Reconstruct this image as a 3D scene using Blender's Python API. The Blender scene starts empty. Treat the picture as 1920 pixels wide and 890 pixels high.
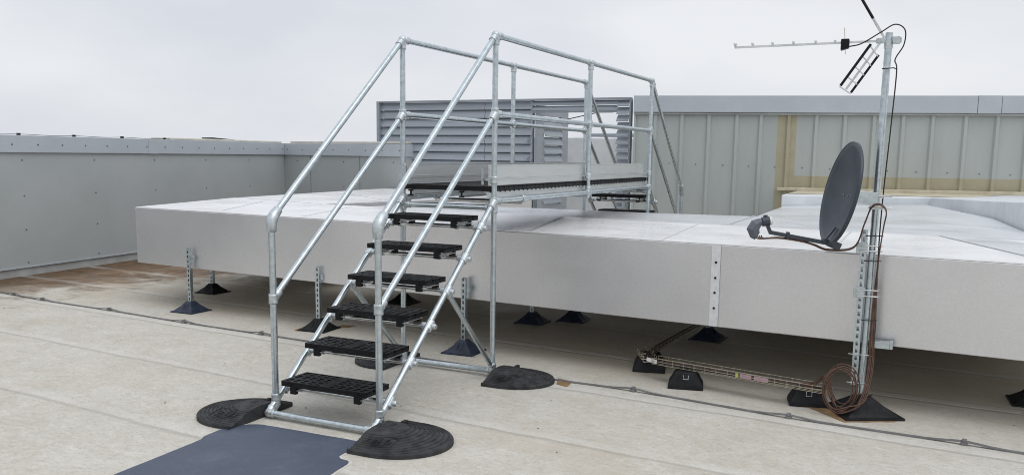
import bpy, math, random
from mathutils import Vector as V, Matrix
random.seed(7)
S = bpy.context.scene
COL = S.collection
PI = math.pi
# ---------------------------------------------------------------- materials
def newmat(name):
    m = bpy.data.materials.new(name); m.use_nodes = True
    nt = m.node_tree
    return m, nt, nt.nodes['Principled BSDF']
def N(nt, t, **k):
    n = nt.nodes.new(t)
    for a, b in k.items():
        if a in n.inputs: n.inputs[a].default_value = b
        else: setattr(n, a, b)
    return n
def noise(nt, scale, detail=5, rough=.6, coord='Object', sc=(1, 1, 1), dist=0):
    tc = nt.nodes.new('ShaderNodeTexCoord'); mp = nt.nodes.new('ShaderNodeMapping')
    mp.inputs['Scale'].default_value = sc
    nt.links.new(tc.outputs[coord], mp.inputs[0])
    n = nt.nodes.new('ShaderNodeTexNoise')
    n.inputs['Scale'].default_value = scale; n.inputs['Detail'].default_value = detail
    n.inputs['Roughness'].default_value = rough; n.inputs['Distortion'].default_value = dist
    nt.links.new(mp.outputs[0], n.inputs[0])
    return n
def ramp(nt, src, stops, interp='LINEAR'):
    r = nt.nodes.new('ShaderNodeValToRGB'); r.color_ramp.interpolation = interp
    e = r.color_ramp.elements
    while len(e) < len(stops): e.new(.5)
    for i, (p, c) in enumerate(stops):
        e[i].position = p
        e[i].color = (c, c, c, 1) if isinstance(c, (int, float)) else (*c, 1)
    nt.links.new(src, r.inputs[0]); return r
def mixc(nt, fac, a, b, mode='MIX'):
    m = nt.nodes.new('ShaderNodeMix'); m.data_type = 'RGBA'; m.blend_type = mode
    for sock, v in ((0, fac), (6, a), (7, b)):
        if hasattr(v, 'is_linked') or hasattr(v, 'links'): nt.links.new(v, m.inputs[sock])
        else: m.inputs[sock].default_value = v if sock == 0 else (*v, 1)
    return m.outputs[2]
def bump(nt, bs, h, strength=.2, dist=.01):
    b = nt.nodes.new('ShaderNodeBump'); b.inputs['Strength'].default_value = strength
    b.inputs['Distance'].default_value = dist
    nt.links.new(h, b.inputs['Height']); nt.links.new(b.outputs[0], bs.inputs['Normal']); return b
def mat(name, c1, c2=None, rough=.5, metal=0, scale=8, bmp=0, bscale=None, rvar=.1, sc=(1, 1, 1), spec=.5, lo=.35, hi=.65, bdist=.005):
    m, nt, bs = newmat(name)
    c2 = c2 or tuple(x * .8 for x in c1)
    n = noise(nt, scale, sc=sc)
    r = ramp(nt, n.outputs[0], [(lo, c2), (hi, c1)])
    nt.links.new(r.outputs[0], bs.inputs['Base Color'])
    bs.inputs['Metallic'].default_value = metal
    bs.inputs['Specular IOR Level'].default_value = spec
    rr = ramp(nt, n.outputs[0], [(.3, min(1, rough + rvar)), (.7, max(0, rough - rvar))])
    nt.links.new(rr.outputs[0], bs.inputs['Roughness'])
    if bmp:
        b = noise(nt, bscale or scale * 6, sc=sc)
        bump(nt, bs, b.outputs[0], bmp, bdist)
    return m
M = {}
M['galv'] = mat('galvanised_tube', (.58, .64, .67), (.43, .49, .52), rough=.30, metal=.9, scale=26, bmp=.05, bscale=120, rvar=.07)
M['cast'] = mat('cast_galvanised', (.62, .66, .68), (.44, .49, .515), rough=.42, metal=.85, scale=34, bmp=.3, bscale=160, bdist=.002)
M['chrome'] = mat('bright_zinc', (.74, .76, .76), (.5, .52, .52), rough=.22, metal=.95, scale=20)
M['alu'] = mat('mill_aluminium', (.74, .76, .76), (.60, .62, .62), rough=.42, metal=.8, scale=9, sc=(.3, 1, 3), bmp=.04)
M['blackplastic'] = mat('black_tread', (.011, .0115, .013), (.006, .006, .007), rough=.5, scale=25, spec=.22, bmp=.15, bscale=200, bdist=.002)
M['rubber'] = mat('weathered_rubber', (.048, .049, .052), (.020, .021, .023), rough=.7, scale=14, spec=.3, bmp=.5, bscale=140, bdist=.003)
M['bluefoot'] = mat('navy_rubber', (.030, .042, .075), (.014, .020, .038), rough=.5, scale=9, spec=.4, bmp=.2, bscale=90)
M['blackfoot'] = mat('black_foot_rubber', (.013, .014, .016), (.007, .008, .009), rough=.6, scale=12, spec=.25, bmp=.3, bscale=100)
M['hole'] = mat('dark_slot', (.012, .012, .013), rough=.8)
M['louvre'] = mat('grey_louvre', (.31, .34, .38), (.28, .31, .348), rough=.42, metal=.15, scale=3, sc=(.4, 1, 4))
M['coping'] = mat('pale_blue_grey_coping', (.455, .50, .54), (.41, .45, .49), rough=.38, metal=.1, scale=1.6, bmp=.03)
M['panel'] = mat('grey_wall_panel', (.395, .425, .43), (.355, .385, .388), rough=.5, metal=.05, scale=1.1, bmp=.05, bscale=220, bdist=.001)
M['skirt'] = mat('pale_grey_skirting', (.42, .44, .44), (.33, .34, .33), rough=.6, scale=4)
M['cream'] = mat('cream_membrane', (.62, .60, .54), (.50, .48, .42), rough=.7, scale=5)
M['skirtpale'] = mat('bare_pale_edge', (.60, .585, .54), (.52, .50, .45), rough=.7, scale=20)
M['screw'] = mat('dull_screw', (.15, .16, .17), rough=.5, metal=.5)
M['seam'] = mat('foil_seam_tape', (.62, .63, .65), (.48, .49, .51), rough=.5, metal=.4, scale=30)
M['dish'] = mat('anthracite_dish', (.040, .052, .070), (.030, .040, .055), rough=.40, scale=5, spec=.5)
M['lnb'] = mat('grey_lnb_plastic', (.11, .125, .15), (.09, .10, .125), rough=.5)
M['whiteplastic'] = mat('white_plastic', (.75, .76, .76), rough=.4)
M['browncable'] = mat('brown_coax', (.125, .060, .038), (.06, .028, .018), rough=.45, scale=20)
M['blackcable'] = mat('black_coax', (.016, .016, .018), rough=.45)
M['strap'] = mat('grey_conductor', (.20, .20, .205), (.13, .13, .13), rough=.55, scale=7)
M['wire'] = mat('zinc_wire', (.50, .46, .36), (.34, .29, .21), rough=.38, metal=.8, scale=15)
M['pinktag'] = mat('faded_pink_tag', (.42, .29, .32), (.34, .24, .26), rough=.6)
M['yellowtag'] = mat('yellow_green_tag', (.5, .55, .12), rough=.6)
M['cardboard'] = mat('brown_protection_pad', (.30, .19, .09), (.18, .11, .055), rough=.85, scale=12)
M['tape'] = mat('white_tape', (.74, .75, .76), (.62, .63, .65), rough=.6, scale=30)
M['mountain'] = mat('dark_rooflight', (.05, .07, .08), rough=.4)

def foil(name, base, rough, stucco, dirt=.0, wav=.25, metal=.9):
    m, nt, bs = newmat(name)
    n = noise(nt, .9, 3, .5)
    r = ramp(nt, n.outputs[0], [(.3, tuple(x * (.93 if wav < .2 else .86) for x in base)), (.7, base)])
    sp = noise(nt, 55, 2, .5); rs = ramp(nt, sp.outputs[0], [(.4, .955), (.62, 1.)])
    c = mixc(nt, 1, r.outputs[0], rs.outputs[0], 'MULTIPLY')
    if dirt:
        d = noise(nt, 2.2, 8, .7, sc=(1, .3, 1), dist=.6); dr = ramp(nt, d.outputs[0], [(.52, 0), (.68, dirt)])
        c = mixc(nt, dr.outputs[0], c, (.42, .41, .39))
    nt.links.new(c, bs.inputs['Base Color'])
    bs.inputs['Metallic'].default_value = metal
    n2 = noise(nt, 1.3, 4, .6)
    rr = ramp(nt, n2.outputs[0], [(.3, rough + .08), (.7, rough - .06)])
    nt.links.new(rr.outputs[0], bs.inputs['Roughness'])
    a = noise(nt, 70, 2, .5); b = noise(nt, 1.8, 2, .4)
    ad = nt.nodes.new('ShaderNodeMath'); ad.operation = 'MULTIPLY_ADD'
    ad.inputs[1].default_value = stucco
    nt.links.new(a.outputs[0], ad.inputs[0])
    sc = nt.nodes.new('ShaderNodeMath'); sc.operation = 'MULTIPLY'; sc.inputs[1].default_value = wav * 8
    nt.links.new(b.outputs[0], sc.inputs[0]); nt.links.new(sc.outputs[0], ad.inputs[2])
    bump(nt, bs, ad.outputs[0], .25, .004)
    return m
M['foil'] = foil('embossed_foil_cladding', (.74, .74, .75), .33, .32, wav=.55, metal=.78)
M['foiltop'] = foil('smooth_foil_top', (.95, .95, .955), .28, .02, wav=.07, metal=.26)
M['foilrough'] = foil('wrinkled_foil_cover', (.80, .825, .85), .32, 1.1, .45, wav=.5, metal=.45)

# roof membrane: pale cream sheets, lap seams, scuffs, rust-coloured wash near the low wall
def roofmat():
    m, nt, bs = newmat('roof_membrane')
    L = nt.links
    tc = nt.nodes.new('ShaderNodeTexCoord')
    rot = nt.nodes.new('ShaderNodeMapping'); rot.vector_type = 'POINT'
    rot.inputs['Rotation'].default_value = (0, 0, math.atan(.09))
    L.new(tc.outputs['Object'], rot.inputs[0])
    sep = nt.nodes.new('ShaderNodeSeparateXYZ'); L.new(rot.outputs[0], sep.inputs[0])
    def tex(scale, detail, rough, sc=(1, 1, 1), dist=0):
        mp = nt.nodes.new('ShaderNodeMapping'); mp.inputs['Scale'].default_value = sc
        L.new(rot.outputs[0], mp.inputs[0])
        n = nt.nodes.new('ShaderNodeTexNoise'); n.inputs['Scale'].default_value = scale
        n.inputs['Detail'].default_value = detail; n.inputs['Roughness'].default_value = rough
        n.inputs['Distortion'].default_value = dist
        L.new(mp.outputs[0], n.inputs[0]); return n.outputs[0]
    def math_(op, a, b=None, c=None):
        n = nt.nodes.new('ShaderNodeMath'); n.operation = op
        for i, v in enumerate((a, b, c)):
            if v is None: continue
            if isinstance(v, (int, float)): n.inputs[i].default_value = v
            else: L.new(v, n.inputs[i])
        return n.outputs[0]
    base = ramp(nt, tex(.8, 6, .6), [(.3, (.475, .445, .375)), (.7, (.60, .58, .52))]).outputs[0]
    # fine scuffed streaks running along the sheets
    st = ramp(nt, tex(3.4, 14, .86, (1.1, .8, 1), .5), [(.42, 0), (.60, 1)]).outputs[0]
    c = mixc(nt, math_('MULTIPLY', st, .7), base, (.66, .645, .60))
    st2 = ramp(nt, tex(16, 10, .85, (1.2, .75, 1), .6), [(.52, 0), (.64, 1)]).outputs[0]
    c = mixc(nt, math_('MULTIPLY', st2, .55), c, (.38, .345, .28))
    st3 = ramp(nt, tex(48, 8, .8, (1.3, .7, 1), .8), [(.53, 0), (.62, 1)]).outputs[0]
    c = mixc(nt, math_('MULTIPLY', st3, .5), c, (.33, .29, .23))
    st4 = ramp(nt, tex(30, 8, .8, (1.2, .7, 1), .8), [(.55, 0), (.66, 1)]).outputs[0]
    c = mixc(nt, math_('MULTIPLY', st4, .6), c, (.72, .71, .68))
    st5 = ramp(nt, tex(24, 12, .85, (2.0, .6, 1), .6), [(.53, 0), (.60, 1)]).outputs[0]
    c = mixc(nt, math_('MULTIPLY', st5, .5), c, (.34, .30, .235))
    st6 = ramp(nt, tex(11, 12, .85, (1.6, .7, 1), 1.0), [(.54, 0), (.60, 1)]).outputs[0]
    c = mixc(nt, math_('MULTIPLY', st6, .55), c, (.74, .73, .70))
    gr = ramp(nt, tex(170, 3, .6), [(.3, .82), (.7, 1.06)]).outputs[0]
    c = mixc(nt, 1, c, gr, 'MULTIPLY')
    # warm dirty blotches
    bl = ramp(nt, tex(.55, 8, .65, (1, 1, 1), .5), [(.5, 0), (.72, 1)]).outputs[0]
    c = mixc(nt, math_('MULTIPLY', bl, .45), c, (.44, .36, .25))
    sp = ramp(nt, tex(5.5, 10, .75, (1, .6, 1), 1.2), [(.64, 0), (.70, 1)]).outputs[0]
    c = mixc(nt, math_('MULTIPLY', sp, .35), c, (.38, .25, .14))
    ck = ramp(nt, tex(38, 6, .7, (1, .8, 1), .5), [(.70, 0), (.735, 1)]).outputs[0]
    c = mixc(nt, math_('MULTIPLY', ck, .8), c, (.14, .11, .085))
    # under-duct zone keeps its dirt: more brown wash beyond x=2.6
    xw = ramp(nt, math_('MULTIPLY_ADD', sep.outputs[0], .1, .0), [(.18, 0), (.30, 1)]).outputs[0]
    ww = ramp(nt, tex(1.2, 7, .65, (1, .5, 1), .8), [(.35, .15), (.65, .75)]).outputs[0]
    c = mixc(nt, math_('MULTIPLY', xw, ww), c, (.48, .415, .32))
    # ponding stain along the left wall
    yw = math_('MULTIPLY_ADD', sep.outputs[1], .2, -.98)          # 0 at y=4.9, 1 at y=9.9
    xs = math_('MULTIPLY_ADD', sep.outputs[0], .07, -.17)
    stn = math_('ADD', math_('ADD', yw, xs), math_('MULTIPLY_ADD', tex(1.5, 9, .7, (1, 1, 1), 1.0), 1.3, -.75))
    sm = ramp(nt, stn, [(.12, 0), (.32, .7), (.5, .97)]).outputs[0]
    brown = ramp(nt, tex(2.5, 8, .7, (1, .4, 1), .5), [(.3, (.06, .033, .018)), (.5, (.145, .085, .044)), (.72, (.31, .215, .13))]).outputs[0]
    c = mixc(nt, sm, c, brown)
    wl = math_('ADD', math_('SUBTRACT', sep.outputs[1], math_('MULTIPLY', sep.outputs[0], .19)), math_('MULTIPLY', tex(3, 8, .7), .5))
    wm = ramp(nt, math_('MULTIPLY', wl, .1), [(.715, 0), (.755, .85), (.80, .95)]).outputs[0]
    c = mixc(nt, wm, c, ramp(nt, tex(6, 8, .75), [(.35, (.050, .032, .018)), (.65, (.17, .105, .055))]).outputs[0])
    # lap seams each 1.10 m
    u = math_('ADD', sep.outputs[0], math_('MULTIPLY_ADD', tex(.9, 2, .5), .10, -.05))
    fr = math_('FRACT', math_('DIVIDE', math_('ADD', u, 20 * 1.10 - .52), 1.10))
    wide = ramp(nt, fr, [(0, .0), (.004, 1), (.05, .8), (.13, 0)]).outputs[0]
    brk = ramp(nt, tex(1.1, 6, .6), [(.35, .05), (.62, .5)]).outputs[0]
    c = mixc(nt, math_('MULTIPLY', wide, brk), c, (.66, .655, .63))
    line = ramp(nt, fr, [(0, 0), (.955, 0), (.972, 1), (.99, 1), (1.0, 0)]).outputs[0]
    c = mixc(nt, math_('MULTIPLY', line, .38), c, (.32, .30, .27))
    L.new(c, bs.inputs['Base Color'])
    bs.inputs['Specular IOR Level'].default_value = .35
    rr = ramp(nt, tex(2, 6, .6), [(.3, .75), (.7, .5)]); L.new(rr.outputs[0], bs.inputs['Roughness'])
    step = ramp(nt, fr, [(0, 0), (.012, 1), (.09, 1), (.12, .55), (.97, .55), (1.0, 0)]).outputs[0]
    h = math_('ADD', math_('MULTIPLY', step, 2.6), math_('MULTIPLY', tex(60, 6, .8), .9))
    h = math_('ADD', h, math_('MULTIPLY', tex(6, 4, .6, (1, .5, 1)), 1.5))
    bump(nt, bs, h, .55, .006)
    return m
M['roof'] = roofmat()
def bluemat():
    m, nt, bs = newmat('blue_walkway_coating')
    n = noise(nt, 3, 9, .72); r = ramp(nt, n.outputs[0], [(.3, (.058, .072, .108)), (.55, (.074, .090, .130)), (.75, (.11, .128, .165))])
    n2 = noise(nt, 90, 3, .6); r2 = ramp(nt, n2.outputs[0], [(.3, .85), (.7, 1.1)])
    n3 = noise(nt, 9, 9, .8, dist=1); r3 = ramp(nt, n3.outputs[0], [(.62, 0), (.72, .5)])
    c = mixc(nt, 1, r.outputs[0], r2.outputs[0], 'MULTIPLY'); c = mixc(nt, r3.outputs[0], c, (.17, .19, .22))
    nt.links.new(c, bs.inputs['Base Color']); bs.inputs['Roughness'].default_value = .5
    bs.inputs['Specular IOR Level'].default_value = .3
    bump(nt, bs, n2.outputs[0], .3, .002); return m
M['blue'] = bluemat()
def cladmat():
    m, nt, bs = newmat('profiled_cladding')
    L = nt.links
    tc = nt.nodes.new('ShaderNodeTexCoord'); sep = nt.nodes.new('ShaderNodeSeparateXYZ'); L.new(tc.outputs['Object'], sep.inputs[0])
    n = noise(nt, 2.0, 6, .5, sc=(1.5, 1, .5)); n.outputs[0]
    c = ramp(nt, n.outputs[0], [(.3, (.37, .40, .39)), (.7, (.41, .44, .43))]).outputs[0]
    micro = nt.nodes.new('ShaderNodeMath'); micro.operation = 'SINE'
    mm = nt.nodes.new('ShaderNodeMath'); mm.operation = 'MULTIPLY'; mm.inputs[1].default_value = 2 * PI / .045
    L.new(sep.outputs[0], mm.inputs[0]); L.new(mm.outputs[0], micro.inputs[0])
    def rng(sock, lo, hi, wob=.012):
        nn = noise(nt, 18, 4, .6); a = nt.nodes.new('ShaderNodeMath'); a.operation = 'MULTIPLY_ADD'
        L.new(nn.outputs[0], a.inputs[0]); a.inputs[1].default_value = wob * 2; L.new(sock, a.inputs[2])
        g = nt.nodes.new('ShaderNodeMath'); g.operation = 'GREATER_THAN'; L.new(a.outputs[0], g.inputs[0]); g.inputs[1].default_value = lo + wob
        l = nt.nodes.new('ShaderNodeMath'); l.operation = 'LESS_THAN'; L.new(a.outputs[0], l.inputs[0]); l.inputs[1].default_value = hi + wob
        p = nt.nodes.new('ShaderNodeMath'); p.operation = 'MULTIPLY'; L.new(g.outputs[0], p.inputs[0]); L.new(l.outputs[0], p.inputs[1]); return p.outputs[0]
    band = rng(sep.outputs[0], 2.205, 2.49, .006)
    hor1 = rng(sep.outputs[0], 2.3, 40, 0); hor2 = rng(sep.outputs[2], 1.0, 1.44, .018)
    p = nt.nodes.new('ShaderNodeMath'); p.operation = 'MULTIPLY'; L.new(hor1, p.inputs[0]); L.new(hor2, p.inputs[1])
    q = nt.nodes.new('ShaderNodeMath'); q.operation = 'MAXIMUM'; L.new(p.outputs[0], q.inputs[0]); L.new(band, q.inputs[1])
    cr = ramp(nt, noise(nt, 5, 7, .7).outputs[0], [(.3, (.345, .315, .215)), (.7, (.40, .37, .265))]).outputs[0]
    c = mixc(nt, q.outputs[0], c, cr)
    L.new(c, bs.inputs['Base Color']); bs.inputs['Roughness'].default_value = .5; bs.inputs['Metallic'].default_value = .05
    bump(nt, bs, micro.outputs[0], .15, .001)
    return m
M['clad'] = cladmat()
M['kerbtop'] = mat('white_sealed_kerb', (.71, .735, .755), (.60, .63, .66), rough=.5, metal=.2, scale=3, bmp=.2, bscale=14)
M['creamseal'] = mat('cream_sealant', (.58, .54, .43), (.45, .40, .28), rough=.7, scale=6)

# ---------------------------------------------------------------- mesh builder
class MB:
    def __init__(s): s.v = []; s.f = []; s.sm = []
    def add(s, vs, fs, smooth=False):
        o = len(s.v); s.v += [tuple(v) for v in vs]
        s.f += [tuple(o + i for i in f) for f in fs]; s.sm += [smooth] * len(fs)
    def box(s, x0, x1, y0, y1, z0, z1):
        s.add([(x, y, z) for x in (x0, x1) for y in (y0, y1) for z in (z0, z1)],
              [(0, 1, 3, 2), (4, 6, 7, 5), (0, 4, 5, 1), (2, 3, 7, 6), (0, 2, 6, 4), (1, 5, 7, 3)])
    def obox(s, c, ax, ay, az):
        c, ax, ay, az = V(c), V(ax), V(ay), V(az)
        s.add([c + ax * i + ay * j + az * k for i in (-1, 1) for j in (-1, 1) for k in (-1, 1)],
              [(0, 1, 3, 2), (4, 6, 7, 5), (0, 4, 5, 1), (2, 3, 7, 6), (0, 2, 6, 4), (1, 5, 7, 3)])
    def bar(s, p, q, w, h, up=(0, 0, 1)):
        p, q = V(p), V(q); d = (q - p); L = d.length; d.normalize()
        a = d.cross(V(up)).normalized(); b = a.cross(d).normalized()
        s.obox((p + q) / 2, d * L / 2, a * w / 2, b * h / 2)
    def tube(s, pts, r, n=16, caps=True, smooth=True):
        pts = [V(p) for p in pts]; rs = r if isinstance(r, (list, tuple)) else [r] * len(pts)
        T = []
        for i in range(len(pts)):
            a = pts[max(i - 1, 0)]; b = pts[min(i + 1, len(pts) - 1)]
            t = (b - a)
            if t.length < 1e-9: t = V((0, 0, 1))
            T.append(t.normalized())
        nrm = T[0].orthogonal().normalized()
        vs = []
        for i, p in enumerate(pts):
            if i:
                nrm = (nrm - T[i] * nrm.dot(T[i]))
                if nrm.length < 1e-6: nrm = T[i].orthogonal()
                nrm.normalize()
            b = T[i].cross(nrm)
            for k in range(n):
                a = 2 * PI * k / n
                vs.append(p + (nrm * math.cos(a) + b * math.sin(a)) * rs[i])
        fs = []
        for i in range(len(pts) - 1):
            for k in range(n):
                k2 = (k + 1) % n
                fs.append((i * n + k, i * n + k2, (i + 1) * n + k2, (i + 1) * n + k))
        s.add(vs, fs, smooth)
        if caps:
            s.add(vs[:n], [tuple(reversed(range(n)))]); s.add(vs[-n:], [tuple(range(n))])
    def ball(s, c, r, n=12, m=8):
        c = V(c); s.tube([c + V((0, 0, -r * math.cos(PI * i / m))) for i in range(m + 1)],
                         [max(r * math.sin(PI * i / m), 1e-4) for i in range(m + 1)], n, False)
    def prism(s, poly, z0, z1):
        n = len(poly); zz0 = z0 if isinstance(z0, (list, tuple)) else [z0] * n; zz1 = z1 if isinstance(z1, (list, tuple)) else [z1] * n
        vs = [(p[0], p[1], zz0[i]) for i, p in enumerate(poly)] + [(p[0], p[1], zz1[i]) for i, p in enumerate(poly)]
        s.add(vs, [tuple(reversed(range(n))), tuple(range(n, 2 * n))] + [(i, (i + 1) % n, n + (i + 1) % n, n + i) for i in range(n)])
    def build(s, name, m, parent=None, bevel=0, seg=2):
        me = bpy.data.meshes.new(name); me.from_pydata(s.v, [], s.f); me.validate()
        for i, p in enumerate(me.polygons): p.use_smooth = s.sm[i] if i < len(s.sm) else False
        me.materials.append(M[m] if isinstance(m, str) else m)
        import bmesh
        bm = bmesh.new(); bm.from_mesh(me); bmesh.ops.recalc_face_normals(bm, faces=bm.faces); bm.to_mesh(me); bm.free()
        o = bpy.data.objects.new(name, me); COL.objects.link(o)
        if parent is not None: o.parent = parent
        if bevel:
            b = o.modifiers.new('bevel', 'BEVEL'); b.width = bevel; b.segments = seg; b.limit_method = 'ANGLE'; b.angle_limit = .6
        return o
def tag(o, label, cat, group=None):
    o['label'] = label; o['category'] = cat
    if group: o['group'] = group
    return o
def struct(o): o['kind'] = 'structure'; return o
def thing(name, loc, label, cat, group=None, rz=0):
    o = bpy.data.objects.new(name, None); COL.objects.link(o); o.location = loc; o.rotation_euler = (0, 0, rz)
    o.empty_display_size = .1
    return tag(o, label, cat, group)
def spline(pts, n=8):
    pts = [V(p) for p in pts]; P = [pts[0] * 2 - pts[1]] + pts + [pts[-1] * 2 - pts[-2]]; out = []
    for i in range(1, len(P) - 2):
        a, b, c, d = P[i - 1:i + 3]
        for k in range(n):
            t = k / n
            out.append(.5 * ((2 * b) + (c - a) * t + (2 * a - 5 * b + 4 * c - d) * t * t + (3 * b - a - 3 * c + d) * t ** 3))
    out.append(pts[-1]); return out

# ---------------------------------------------------------------- camera, world, light
yaw, pit, rol = .4374, -.1416, .0137
fw = V((math.cos(yaw) * math.cos(pit), math.sin(yaw) * math.cos(pit), math.sin(pit)))
rt = V((math.sin(yaw), -math.cos(yaw), 0)); up = rt.cross(fw)
R = rt * math.cos(rol) + up * math.sin(rol); U = -rt * math.sin(rol) + up * math.cos(rol)
cd = bpy.data.cameras.new('camera'); cam = bpy.data.objects.new('camera', cd); COL.objects.link(cam)
cam.matrix_world = Matrix(((R.x, U.x, -fw.x, -4.2863), (R.y, U.y, -fw.y, -2.9153), (R.z, U.z, -fw.z, 1.6919), (0, 0, 0, 1)))
cd.sensor_width = 36; cd.lens = 1639.7 / 1920 * 36; cd.shift_y = 79.8 / 1920; cd.clip_start = .05; cd.clip_end = 2000
S.camera = cam
S.cycles.pixel_filter_type = 'BLACKMAN_HARRIS'; S.cycles.filter_width = 1.0
w = bpy.data.worlds.new('World'); S.world = w; w.use_nodes = True; nt = w.node_tree
bg = nt.nodes['Background']
sky = nt.nodes.new('ShaderNodeTexSky'); sky.sky_type = 'NISHITA'; sky.sun_disc = False
SUN_EL, SUN_AZ = math.radians(58), math.radians(200)
sky.sun_elevation = SUN_EL; sky.sun_rotation = SUN_AZ; sky.dust_density = 3; sky.air_density = 1
tc = nt.nodes.new('ShaderNodeTexCoord'); mp = nt.nodes.new('ShaderNodeMapping'); mp.inputs['Scale'].default_value = (1, 1, 2.6)
nt.links.new(tc.outputs['Generated'], mp.inputs[0])
cn = nt.nodes.new('ShaderNodeTexNoise'); cn.inputs['Scale'].default_value = 2.1; cn.inputs['Detail'].default_value = 5; cn.inputs['Roughness'].default_value = .5
nt.links.new(mp.outputs[0], cn.inputs[0])
cr = ramp(nt, cn.outputs[0], [(.34, (6.75, 7.05, 7.6)), (.64, (8.25, 8.4, 8.7))])
sp = nt.nodes.new('ShaderNodeSeparateXYZ'); nt.links.new(tc.outputs['Generated'], sp.inputs[0])
zr = ramp(nt, sp.outputs[2], [(0, .98), (.08, .98), (.3, .94), (.7, 1.2), (1, 1.35)])
cm = mixc(nt, 1, cr.outputs[0], zr.outputs[0], 'MULTIPLY')
mx = mixc(nt, .93, sky.outputs[0], cm)
nt.links.new(mx, bg.inputs['Color']); bg.inputs['Strength'].default_value = .1
ld = bpy.data.lights.new('sun', 'SUN'); ld.energy = .8; ld.angle = math.radians(40); ld.color = (1, .97, .93)
lo = bpy.data.objects.new('sun', ld); COL.objects.link(lo)
sd = V((math.sin(SUN_AZ) * math.cos(SUN_EL), math.cos(SUN_AZ) * math.cos(SUN_EL), math.sin(SUN_EL)))
lo.rotation_euler = (-sd).to_track_quat('-Z', 'Y').to_euler()
S.view_settings.view_transform = 'Standard'; S.view_settings.look = 'None'; S.view_settings.gamma = 1
S.view_settings.exposure = .12; S.view_settings.use_curve_mapping = False

# ---------------------------------------------------------------- roof
b = MB(); b.add([(-150, -150, 0), (150, -150, 0), (150, 150, 0), (-150, 150, 0)], [(0, 1, 2, 3)])
struct(b.build('roof', 'roof'))
b = MB()
pts = [(-2.8, .80), (-1.9, .815), (-1.175, .832), (-.80, .842), (-.56, .853), (-.50, .875), (-.44, .884), (-.33, .886), (-.28, .88), (-.205, .82), (-.170, .775), (-.152, .70), (-.146, .4), (-.143, .10), (-.148, .02), (-.175, -.03), (-.245, -.046), (-.33, -.035), (-.40, -.040), (-.435, -.075), (-.445, -.125), (-.475, -.152), (-.56, -.160), (-.70, -.175), (-1.0, -.20), (-1.6, -.23), (-2.8, -.25)]
sp0 = [(p.x, p.y) for p in spline([(x, y, 0) for x, y in pts], 6)]
hb = MB(); hb.prism([(x + (.016 if x > -2.7 else 0), y + (.014 if y > .3 else -.016)) for x, y in sp0], .0005, .0022); struct(hb.build('walkway_edge', 'skirtpale'))
def rnd(poly, n=4, amp=.004):
    out = []
    P = [V((p[0], p[1], 0)) for p in poly]
    m_ = len(P)
    for i in range(m_):
        a, bb = P[i], P[(i + 1) % m_]
        k = max(1, int((bb - a).length / .05)) if (bb - a).length < 1 else 4
        for j in range(k):
            q = a.lerp(bb, j / k); out.append((q.x + random.uniform(-amp, amp), q.y + random.uniform(-amp, amp)))
    return out
b.prism(rnd(sp0, 4, .0015), .001, .006)
struct(b.build('walkway', 'blue'))

# ---------------------------------------------------------------- left parapet walls
def wall_thing(name, p0, p1, label, cat):
    p0, p1 = V((*p0, 0)), V((*p1, 0)); d = p1 - p0
    t = thing(name, p0, label, cat, rz=math.atan2(d.y, d.x)); return t, d.length
D0 = V((-.99513, -.0985, 0))
A0 = (3.091 - 2.39 * 2.2, 7.893 - .236 * 2.2); CN = (9.55, 8.53)
t, L = wall_thing('parapet_wall', A0, CN, 'long grey parapet wall with screwed panels on the left', 'wall')
# local +x along wall, camera side is local -y
off = V((3.091, 7.893, 0)) - V((*A0, 0)); off = off.length
b = MB(); b.box(0, L + .12, .0, .28, .12, 1.66); b.build('panel', 'panel', t)
b = MB(); b.box(0, L, .012, .26, 0, .118); b.build('skirting', 'skirt', t)
b = MB(); b.box(0, L, -.014, -.001, .112, .128); b.build('drip_trim', 'coping', t)
b = MB(); b.box(0, off + 2.75, -.035, .32, 1.638, 1.865); b.box(off + 2.753, off + 2.96, -.038, .322, 1.635, 1.868); b.box(off + 2.963, L + .12, -.035, .32, 1.638, 1.865)
b.build('coping', 'coping', t, .006)
b = MB(); b.box(off + 3.4, L, .06, .5, 1.867, 1.90); b.build('membrane_strip', 'cream', t, .01)
def screw(parent, x, z, y=-.001, r=.011):
    s_ = MB(); s_.tube([(x, y, z), (x, y - .004, z), (x, y - .008, z)], [r, r, r * .5], 8); s_.build('screw', 'screw', parent)
x = off + .26 - .4 * 4
while x < L - .1: screw(t, x, 1.745, -.036); x += .405
for i in range(-2, 6):
    for z in (1.54, 1.07, .62, .18): screw(t, off + .45 + 1.225 * i, z)
    if off + .45 + 1.225 * i < 0: pass
b = MB()
for xx in (off - 2.1 + 3.66 * 0, ): pass
cl = []; pp = []
xx = 0.3
while xx < L:
    pp += [(xx - .35, .13, 1.873), (xx, .13, 1.882)]; cl.append(xx); xx += .92
tw = tag(MB.build((lambda q: (q.tube(spline(pp, 4), .004, 6), q)[1])(MB()), 'earth_wire', 'strap'), 'thin dark wire clipped along the top of the long left parapet', 'wire')
tw.location = t.location; tw.rotation_euler = t.rotation_euler
for xx in cl:
    b = MB(); b.box(xx - .016, xx + .016, .11, .15, 1.866, 1.896); b.build('clip', 'blackplastic', tw)

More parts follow.
